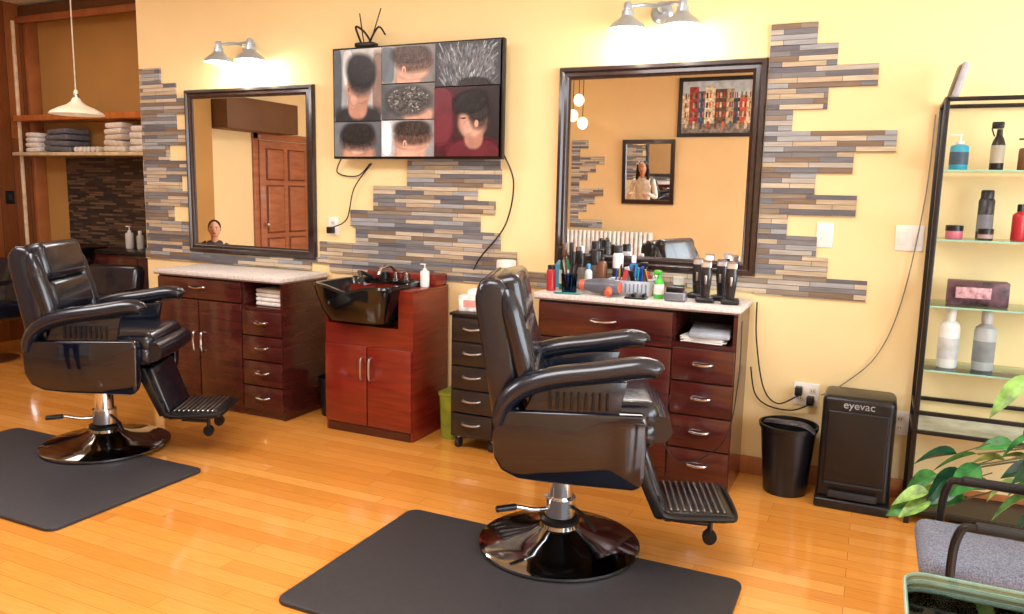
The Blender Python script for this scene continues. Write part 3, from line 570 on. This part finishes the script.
# ------------------------------------------------------------ barber chair
def barber_chair(x,y,rz,sc_=1):
    b=B('barber_chair')
    b.lathe([(0,0),(.335,0),(.345,.006),(.345,.016),(.33,.024),(.23,.042),(.13,.068),(.085,.09),(.075,.12),(0,.12)],(0,0,0),DCHROME,64)
    b.cyl((0,0,.09),(0,0,.22),.066,CHROME,n=40,bev=.004); b.cyl((0,0,.22),(0,0,.38),.052,CHROME,n=40)
    b.lathe([(.075,.10),(.085,.11),(.085,.125),(.07,.135)],(0,0,0),BLACK)
    b.tube([(0,0,.17),(-.10,-.06,.175),(-.18,-.10,.20),(-.21,-.12,.20)],.009,CHROME,10,sub=4); b.cyl((-.18,-.10,.20),(-.26,-.14,.20),.014,BLACK,bev=.004)
    b.tube([(.04,-.03,.19),(.10,-.08,.17),(.15,-.12,.12)],.008,BLACK,8,sub=3)
    b.box((.02,0,.40),(.46,.44,.05),BLACK,.01); b.cyl((0,0,.355),(0,0,.39),.13,BLACK,.17)
    sh=[(-.285,.675),(-.29,.56),(-.285,.49),(-.25,.435),(-.18,.405),(-.05,.392),(.31,.378),(.34,.39),(.355,.43),(.36,.64),(.345,.675),(.0,.675)]
    for s_ in (-1,1):
        b.prism(sh,s_*.265,s_*.325,GLOSSB,.014,3)
        b.prism([(-.16,.67),(.24,.67),(.27,.80),(-.10,.78)],s_*.27,s_*.31,LEATHER,.008,2)
        for i in range(9): b.box((-.05+.030*i,s_*.315,.72),(.012,.008,.07),BLACK,.003,1)
        b.tube([(-.27,s_*.30,.62),(-.24,s_*.30,.70),(-.16,s_*.30,.765),(-.03,s_*.30,.805),(.15,s_*.30,.83),(.31,s_*.30,.855),(.385,s_*.30,.85),(.40,s_*.30,.84)],.043,LEATHER,16,ry=.054,sub=5,rs=[.7,.9,1,1,1,1,.85,.4])
    b.box((.10,0,.575),(.62,.51,.11),LEATHER,.045,4); b.box((.11,0,.645),(.62,.50,.12),LEATHER,.055,5); b.tube([(.415,-.24,.60),(.425,0,.60),(.415,.24,.60)],.055,LEATHER,16,sub=4)
    prof=[(-.30,.60),(-.335,.80),(-.385,1.06),(-.385,1.12),(-.36,1.16),(-.31,1.17),(-.25,1.155),(-.235,1.10),(-.20,.85),(-.15,.60)]
    b.prism(prof,-.255,.255,LEATHER,.035,4)
    for z0,z1,t in ((.62,.80,.085),(.80,.975,.085),(.975,1.175,.095)):
        zc=(z0+z1)/2; xc=-.10-(zc-.62)*.245-.03
        b.box((xc,0,zc),(t+.04,.44,(z1-z0)*1.03),LEATHER,.04,4,(0,-13,0))
    for s_ in (-1,1): b.tube([(-.13,s_*.235,.66),(-.17,s_*.24,.85),(-.225,s_*.24,1.04),(-.25,s_*.225,1.12)],.045,LEATHER,14,sub=4,rs=[.8,1,1,.6])
    b.prism([(.33,.49),(.375,.50),(.475,.245),(.47,.20),(.43,.20),(.40,.25)],-.165,.165,LEATHER,.014,3)
    fp=[(.45,.215),(.47,.24),(.74,.245),(.77,.235),(.77,.22),(.73,.205),(.47,.20)]
    b.prism(fp,-.175,.175,BLACK,.006,2)
    for i in range(9): b.box((.495+.029*i,0,.247),(.012,.32,.008),STEEL,.003,1)
    for s_ in (-1,1):
        b.prism([(.28,.50),(.34,.50),(.46,.24),(.42,.22)],s_*.165,s_*.195,BLACK,.006)
        b.tube([(.44,s_*.18,.30),(.47,s_*.18,.225),(.72,s_*.18,.225),(.775,s_*.16,.228),(.785,0,.228)],.012,BLACK,10,sub=4)
        b.cyl((.68,s_*.10,.20),(.68,s_*.10,.14),.012,BLACK); b.cyl((.68,s_*.10-.016,.115),(.68,s_*.10+.016,.115),.032,BLACK,bev=.006)
    b.tube([(.52,-.1,.18),(.68,-.1,.17)],.01,BLACK)
    for v in b.bm.verts:
        if v.co.z>.34 or v.co.x>.38: v.co.x*=.905
    b.done((x,y,.018),rz,scale=sc_)
barber_chair(-1.12,2.95,20,.99); barber_chair(-3.90,2.94,29,.985)
def mat_(x0,x1,y0,y1,rz,cx):
    b=B('anti_fatigue_mat'); r=.05; P=[]
    for cx_,cy_,a0 in ((x1-r,y1-r,0),(x0+r,y1-r,90),(x0+r,y0+r,180),(x1-r,y0+r,270)):
        for i in range(6): a=rad(a0+18*i); P.append((cx_+r*math.cos(a),cy_+r*math.sin(a)))
    b.prism(P,0,.016,MATR,.006,2,'xy'); b.done((0,0,.0005),rz)
mat_(-1.88,-.36,2.05,2.99,0,0); mat_(-4.66,-3.12,2.06,2.92,0,0)
# ------------------------------------------------------------ display cabinet
b=B('glass_display_cabinet'); gx0,gx1,gy0,gy1=.235,.86,3.95,4.26; GZ=1.945
for x in (gx0,gx1):
    for y in (gy0,gy1): b.box((x,y,GZ/2),(.022,.022,GZ),BLACK,.003)
for z in (GZ-.01,.535,.445,.06):
    for y in (gy0,gy1): b.box(((gx0+gx1)/2,y,z),(gx1-gx0,.022,.018),BLACK,.003)
    for x in (gx0,gx1): b.box((x,(gy0+gy1)/2,z),(.022,gy1-gy0,.018),BLACK,.003)
b.b2(gx0+.01,gx1-.01,gy0+.02,gy1-.01,.44,.45,M('cabinet_deck',(200,200,186),.4)); b.b2(gx0+.01,gx1-.01,gy0+.01,gy1-.01,.06,.07,BLACK)
for z in (1.635,1.33,1.03,.735):
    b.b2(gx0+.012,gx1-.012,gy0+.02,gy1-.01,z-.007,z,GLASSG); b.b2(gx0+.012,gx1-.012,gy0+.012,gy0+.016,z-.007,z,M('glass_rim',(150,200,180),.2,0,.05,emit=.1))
def pane(pts): b.poly(pts,GLASS)
pane([(gx0,gy0+.011,.08),(gx0,gy1-.011,.08),(gx0,gy1-.011,GZ-.02),(gx0,gy0+.011,GZ-.02)]); pane([(gx1,gy0+.011,.08),(gx1,gy1-.011,.08),(gx1,gy1-.011,GZ-.02),(gx1,gy0+.011,GZ-.02)])
pane([(gx0+.012,gy0-.002,.09),(gx1-.012,gy0-.002,.09),(gx1-.012,gy0-.002,GZ-.02),(gx0+.012,gy0-.002,GZ-.02)])
b.done()
bottle('pump_bottle',.31,4.08,1.636,.16,.038,(60,170,205),(240,240,240),1,(70,90,110)); bottle('hair_spray_can',.46,4.10,1.636,.22,.028,(40,34,32),(20,20,22),2,(190,180,160)); bottle('pump_bottle',.57,4.08,1.636,.14,.034,(120,80,50),(20,20,20),1)
bottle('pomade_jar',.32,4.06,1.331,.06,.035,(214,120,140),(30,30,34),4); bottle('pomade_jar',.44,4.03,1.331,.05,.03,(60,60,66),(24,24,26),4,(180,150,150)); bottle('hair_spray_can',.445,4.15,1.331,.22,.033,(44,40,44),(40,40,44),3,(130,130,140)); bottle('hair_spray_can',.57,4.08,1.331,.16,.03,(190,40,50),(20,20,22),0)
b=B('product_box'); b.box((.44,4.10,1.086),(.24,.10,.11),M('box_art',(74,50,60),.4,0,.6,30),.004); b.box((.42,4.048,1.09),(.14,.003,.05),M('box_label',(200,150,160),.5,0,.3,40),.001); b.done()
bottle('shampoo_bottle',.345,4.08,.736,.28,.043,(238,240,240),(245,245,245),0,(205,210,214)); bottle('shampoo_bottle',.49,4.10,.736,.27,.045,(184,188,192),(200,200,204),0,(140,145,150))
b=B('wifi_router'); b.box((0,0,.085),(.03,.09,.16),M('router_silver',(170,170,176),.3),.01,3,(0,14,10)); b.box((-.014,0,.085),(.006,.075,.14),BLACK,.003,2,(0,14,10)); b.box((0,0,.005),(.05,.08,.01),BLACK,.003); b.done((.28,4.10,GZ))
# ------------------------------------------------------------ waiting chair & glass table
b=B('waiting_chair')
x0,x1,y0,y1=.20,.72,2.52,2.94
b.box(((x0+x1)/2,(y0+y1)/2,.39),(x1-x0,y1-y0-.05,.08),FABRIC,.035,4); b.box((x1+.02,(y0+y1)/2,.66),(.07,y1-y0-.08,.38),FABRIC,.03,4,(0,10,0))
for y in (y0,y1): b.tube([(x0+.10,y,.0),(x0+.08,y,.35),(x0+.09,y,.535),(x0+.16,y,.56),(x1-.06,y,.55),(x1+.04,y,.52),(x1+.07,y,.0)],.013,BLACK,10,sub=5); b.box(((x0+x1)/2+.02,y,.568),(.30,.04,.02),BLACKM,.008)
b.cyl((x0+.07,y0,.34),(x0+.07,y1,.34),.014,BLACK); b.cyl((x1,y0,.34),(x1,y1,.34),.014,BLACK); b.done()
b=B('glass_coffee_table'); P=[]
for cx_,cy_,a0 in ((.86,2.32,0),(.21,2.32,90),(.21,1.7,180),(.86,1.7,270)):
    for i in range(6): a=rad(a0+18*i); P.append((cx_+.06*math.cos(a),cy_+.06*math.sin(a)))
b.prism(P,.448,.46,TABLEG,0,1,'xy')
b.tube([(p[0],p[1],.454) for p in P]+[(P[0][0],P[0][1],.454)],.005,M('table_edge',(180,212,204),.15,0,.05),6)
for x in (.24,.82):
    for y in (1.74,2.26): b.cyl((x,y,0),(x,y,.448),.018,CHROME); b.cyl((x,y,.436),(x,y,.448),.03,CHROME)
b.done()
# ------------------------------------------------------------ plant
LEAFA=M('leaf_green',(50,112,56),.3,0,.45,22); LEAFB=M('leaf_light',(130,172,90),.35,0,.3,22); LEAFC=M('leaf_dark',(26,74,50),.3,0,.35,22); STEM=M('stem',(92,84,50),.6)
PX,PY=1.08,3.42
b=B('potted_ficus_plant')
b.lathe([(0,0),(.13,0),(.135,.01),(.17,.30),(.18,.31),(.18,.34),(.165,.34),(.155,.30),(0,.29)],(PX,PY,0),M('terracotta_pot',(150,82,54),.6)); b.lathe([(0,.31),(.16,.31)],(PX,PY,0),M('soil',(50,36,26),.9))
def leaf(p,d,L,wd,mat,droop=.3,roll=0):
    d=Vector(d).normalized(); up=Vector((0,0,1)); s_=d.cross(up).normalized(); n=s_.cross(d)
    q=Matrix.Rotation(roll,3,d); s_=q@s_; n=q@n
    bm=bmesh.new(); rows=[]; K_=9
    for i in range(K_+1):
        t=i/K_; w=wd*.5*math.sin(math.pi*t**.8)**.9*(1 if t<1 else 0)+.0005; c=Vector(p)+d*L*t+Vector((0,0,-1))*droop*L*t*t
        rows.append([bm.verts.new(c+s_*w*k+n*(abs(k)*w*.35)) for k in (-1,-.5,0,.5,1)])
    for a,c in zip(rows,rows[1:]):
        for j in range(4): bm.faces.new((a[j],a[j+1],c[j+1],c[j]))
    b.add(bm,mat)
LP=[(.42,.90),(.50,.80),(.45,.71),(.38,.61),(.31,.585),(.24,.61),(.19,.53),(.17,.46),(.16,.43),(.255,.51),(.35,.51),(.42,.55),(.46,.50),(.475,.61),(.28,.46),(.53,.72),(.50,.56),(.54,.50),(.40,.66),(.20,.49),(.45,.62),(.52,.64),(.60,.7),(.18,.43),(.30,.62),(.26,.56)]
for i,(x,z) in enumerate(LP):
    y=3.05+random.uniform(0,.12); sc_=y/2.93; x*=sc_; z=1.5-(1.5-z)*sc_
    base=Vector((PX-.03,PY-.03,.36)); tip=Vector((x+.07,y,z+.05)); mid=(base+tip)/2+Vector((.05,0,.16))
    if i%2==0: b.tube([base,mid,tip],.0035,STEM,6,sub=5)
    else: b.tube([tip+Vector((.10,.02,.05)),tip],.002,STEM,6)
    m_=[LEAFA,LEAFC,LEAFA,LEAFB][i%4] if z<.8 else LEAFB
    leaf(tip,(-.8+random.uniform(-.5,.5),random.uniform(-.25,.25),random.uniform(-.8,.3)),random.uniform(.10,.145),random.uniform(.055,.08),m_,random.uniform(.2,.6),random.choice((-1,1))*random.uniform(.5,1.3))
for i in range(30):
    a=random.uniform(0,6.28); r_=random.uniform(.1,.28); p=Vector((PX+r_*math.cos(a),PY+r_*math.sin(a),random.uniform(.5,1.0))); b.tube([(PX,PY,.32),((PX+p.x)/2,(PY+p.y)/2,p.z*.8),p],.003,STEM,6,sub=3); leaf(p,(math.cos(a),math.sin(a),random.uniform(-.3,.4)),random.uniform(.1,.15),.06,[LEAFA,LEAFC,LEAFB][i%3],.4,random.uniform(-.6,.6))
b.done()
# ------------------------------------------------------------ opposite side of the room (seen in the mirrors)
b=B('framed_street_picture'); b.frame(-2.50,-1.50,2.26,3.02,YF,[(0,0),(0,.03),(.045,.03),(.05,.01)],BLACK,1)
X0,X1,Z0,Z1=-2.45,-1.55,2.31,2.97
art=[(196,178,150),(150,60,50),(70,90,120),(210,190,160),(90,70,56),(160,140,110),(50,60,70),(190,90,60)]
b.poly([(X1,YF+.012,Z0),(X0,YF+.012,Z0),(X0,YF+.012,Z1),(X1,YF+.012,Z1)],M('art_sky',(176,190,200),.5))
def q(x0,x1,z0,z1,c,k): b.poly([(x1,YF+.012+k*.001,z0),(x0,YF+.012+k*.001,z0),(x0,YF+.012+k*.001,z1),(x1,YF+.012+k*.001,z1)],M('art%d%d%d'%c,c,.5,0,.3,25))
xx=X0
i=0
while xx<X1-.02:
    w=min(random.uniform(.07,.15),X1-xx); hh=random.uniform(.35,.58); q(xx,xx+w,Z0+.12,Z0+.12+hh*.9,art[i%8],1)
    for k in range(3):
        for j in range(3): q(xx+w*(.12+.3*j),xx+w*(.3+.3*j),Z0+.2+.12*k,Z0+.27+.12*k,art[(i+3+j)%8],2)
    xx+=w; i+=1
q(X0,X1,Z0,Z0+.12,(120,110,100),2)
for i in range(9): q(X0+.05+.095*i,X0+.08+.095*i,Z0+.05,Z0+.15,art[(i*3)%8],3)
b.done()
mb=B('tilted_wall_mirror'); mb.frame(-.36,.36,-.43,.43,0,[(0,0),(0,.03),(.05,.035),(.06,.012)],FRAMEB,1); mb.poly([(.3,.011,-.37),(-.3,.011,-.37),(-.3,.011,.37),(.3,.011,.37)],MIRR)
mo=mb.done((-2.86,YF+.04,1.80)); mo.rotation_euler=(rad(-4.0),0,0)
b=B('radiator')
for i in range(20): b.box((-3.95+.062*i,YF+.11,.68),(.048,.13,.62),M('radiator_white',(225,225,220),.4),.02,3)
b.box((-3.36,YF+.11,.42),(1.24,.05,.05),MATS['radiator_white'],.01); 
for x in (-3.9,-2.8): b.box((x,YF+.11,.19),(.05,.1,.38),MATS['radiator_white'],.01)
b.done()
b=B('globe_lamp_cluster')
for i,(x,z) in enumerate(((-3.72,2.72),(-3.80,2.52),(-3.66,2.42))): b.ell((x,YF+.5,z),(.07,.07,.08),M('globe_glow',(255,228,180),.4,emit=3)); b.tube([(x,YF+.5,z+.07),(x,YF+.5,ZC)],.005,BLACK)
b.done()
b=B('stone_tile_accent')
for i in range(11): b.b2(-3.98,-3.5-.12*((i*7)%4),YF,YF+.015,1.02+i*.11,1.128+i*.11,TILE)
b.done(smooth=False)
# door on left wall
b=B('door_1'); dy0,dy1=-.44,.55
b.b2(XL,XL+.045,dy0,dy1,0,2.10,DOORW,.003)
for r0,r1 in ((.15,.80),(.90,1.50),(1.60,1.98)):
    for c0,c1 in ((dy0+.13,(dy0+dy1)/2-.06),((dy0+dy1)/2+.06,dy1-.13)):
        b.b2(XL+.045,XL+.052,c0-.02,c1+.02,r0-.02,r1+.02,M('door_groove',(110,58,34),.5),.003); b.b2(XL+.05,XL+.065,c0,c1,r0,r1,DOORW,.008)
b.ell((XL+.1,dy1-.07,1.0),(.03,.03,.03),STEEL); b.done()
b=B('trim_3')
for y in (dy0-.05,dy1+.05): b.b2(XL,XL+.03,y-.045,y+.045,0,2.2,DOORW,.004)
b.b2(XL,XL+.03,dy0-.1,dy1+.1,2.11,2.2,DOORW,.004); b.done()
b=B('bulkhead_soffit'); b.b2(XL,XL+.35,.15,1.40,2.18,2.56,BROWNP,.004); b.done()
b=B('wall_column'); b.b2(XL,XL+.12,1.42,3.0,0,ZC,WALLTAN,.003); b.done()

# people -------------------------------------------------------
def skinobj(name,V,E,Rr,mat,parent,root=0,sub=2):
    me=bpy.data.meshes.new(name); me.from_pydata(V,E,[]); me.materials.append(mat); o=bpy.data.objects.new(name,me); scene.collection.objects.link(o); o.parent=parent
    md=o.modifiers.new('skin','SKIN'); md.use_smooth_shade=True
    if not me.skin_vertices: return o
    for i,r in enumerate(Rr):
        r=r if isinstance(r,tuple) else (r,r); me.skin_vertices[0].data[i].radius=r; me.skin_vertices[0].data[i].use_root=(i==root)
    s2=o.modifiers.new('sub','SUBSURF'); s2.levels=sub; s2.render_levels=sub; return o
def person(name,loc,rz,h,sit,top,bottom,longhair):
    e=bpy.data.objects.new(name,None); scene.collection.objects.link(e); e.location=loc; e.rotation_euler=(0,0,rad(rz)); e.scale=(h/1.65,)*3
    pz=.50 if sit else .90
    V=[(0,0,pz),(0,0,pz+.16),(-.01,0,pz+.33),(-.01,0,pz+.47),(0,0,pz+.55)]; E=[(0,1),(1,2),(2,3),(3,4)]; Rr=[(.13,.15),(.11,.12),(.12,.15),(.09,.13),.05]
    hands=[]
    for s_ in (-1,1):
        i=len(V); el=(.05,s_*.24,pz+.20); wr=(.24,s_*.16,pz+.16) if sit else (.22,s_*.13,pz+.30)
        V+=[(-.01,s_*.17,pz+.46),el,wr]; E+=[(3,i),(i,i+1),(i+1,i+2)]; Rr+=[.055,.042,.03]; hands.append((wr,s_))
    skinobj('shirt',V,E,Rr,top,e)
    V=[(0,0,pz+.02)];E=[];Rr=[(.13,.15)]
    for s_ in (-1,1):
        i=len(V)
        if sit: V+=[(.04,s_*.09,pz-.01),(.42,s_*.11,pz-.02),(.44,s_*.11,.09)]
        else: V+=[(0,s_*.09,pz-.06),(.01,s_*.10,.48),(0,s_*.10,.09)]
        E+=[(0,i),(i,i+1),(i+1,i+2)]; Rr+=[.085,.06,.04]
    skinobj('trousers',V,E,Rr,bottom,e)
    b=B('head'); hz=pz+.70
    b.tube([(0,0,pz+.5),(.01,0,pz+.62)],.045,SKIN,14); b.ell((.01,0,hz),(.088,.072,.108),SKIN); b.ell((.035,0,hz-.06),(.05,.05,.05),SKIN)
    b.ell((.10,0,hz-.015),(.016,.012,.022),SKIN); b.ell((.088,0,hz-.052),(.012,.024,.007),M('lips',(170,80,76),.4))
    for s_ in (-1,1):
        b.ell((.085,s_*.03,hz+.008),(.012,.014,.008),WHITE,None,2); b.ell((.093,s_*.03,hz+.008),(.006,.007,.007),HAIR,None,2); b.ell((.088,s_*.03,hz+.03),(.01,.018,.004),HAIR,None,2); b.ell((.0,s_*.074,hz-.005),(.014,.01,.026),SKIN,None,2)
    b.ell((-.018,0,hz+.03),(.09,.082,.095),HAIR)
    if longhair:
        b.ell((-.05,0,hz-.10),(.055,.085,.17),HAIR)
        for s_ in (-1,1): b.tube([(.02,s_*.065,hz+.06),(.0,s_*.085,hz-.06),(.02,s_*.09,hz-.2)],.03,HAIR,10,sub=4)
    b.done(parent=e)
    b=B('hands')
    for wr,s_ in hands:
        w=Vector(wr); b.ell(w+Vector((.045,0,0)),(.045,.035,.016),SKIN)
        for k in range(4):
            y=(k-1.5)*.017; L=(.06,.07,.066,.05)[k]; b.tube([w+Vector((.075,y,0)),w+Vector((.075+L*.5,y,.002)),w+Vector((.075+L*.85,y,-.018))],.008,SKIN,8,sub=2)
        b.tube([w+Vector((.02,-s_*.03,0)),w+Vector((.05,-s_*.055,-.005)),w+Vector((.075,-s_*.055,-.01))],.009,SKIN,8,sub=2)
    b.done(parent=e)
    b=B('shoes')
    for s_ in (-1,1): b.ell((.49 if sit else .05,s_*(.11 if sit else .10),.045),(.13,.045,.045),BLACKM)
    b.done(parent=e)
    return e
JEAN=M('denim',(50,60,90),.8)
person('standing_woman',(-3.62,.5,0),-90,1.65,False,M('white_blouse',(235,232,228),.8),JEAN,True)
person('seated_child',(-6.68,2.02,0),45,1.40,True,M('dark_cape',(44,40,66),.6),JEAN,False)
b=B('waiting_bench'); b.box((-6.72,1.98,.29),(.45,.5,.05),BLACK,.02,3,(0,0,45))
for a,c in ((-.18,-.0),(.18,0),(0,.2),(0,-.2)): b.cyl((-6.72+a,1.98+c,0),(-6.72+a,1.98+c,.28),.015,STEEL)
b.done()
# ------------------------------------------------------------ lights
def area(name,loc,rot,sx,sy,e,col):
    l=bpy.data.lights.new(name,'AREA'); l.shape='RECTANGLE'; l.size=sx; l.size_y=sy; l.energy=e; l.color=col
    o=bpy.data.objects.new(name,l); o.location=loc; o.rotation_euler=[rad(a) for a in rot]; scene.collection.objects.link(o)
area('window_daylight',(XR+.25,1.1,1.7),(0,90,0),2.2,5.0,360,(.86,.93,1.0))
area('ceiling_fill_a',(-1.2,1.6,3.08),(0,0,0),1.6,1.2,80,(.98,.97,.99))  # added soft fill from above, not a real ceiling fixture
area('ceiling_fill_b',(-4.2,1.6,3.08),(0,0,0),1.6,1.2,88,(.98,.97,.99))  # second added fill, brightens the left half of the room
area('ceiling_fill_c',(-6.3,3.6,3.08),(0,0,0),.8,.8,12,(1,.92,.80))  # small warm fill added to lift the recess corner
w=bpy.data.worlds.new('sky'); scene.world=w; w.use_nodes=True; nt=w.node_tree; bg=nt.nodes['Background']
sky=nt.nodes.new('ShaderNodeTexSky'); sky.sky_type='HOSEK_WILKIE'; sky.sun_direction=(.5,-.3,.7); nt.links.new(sky.outputs[0],bg.inputs[0]); bg.inputs[1].default_value=.8
scene.view_settings.view_transform='Standard'
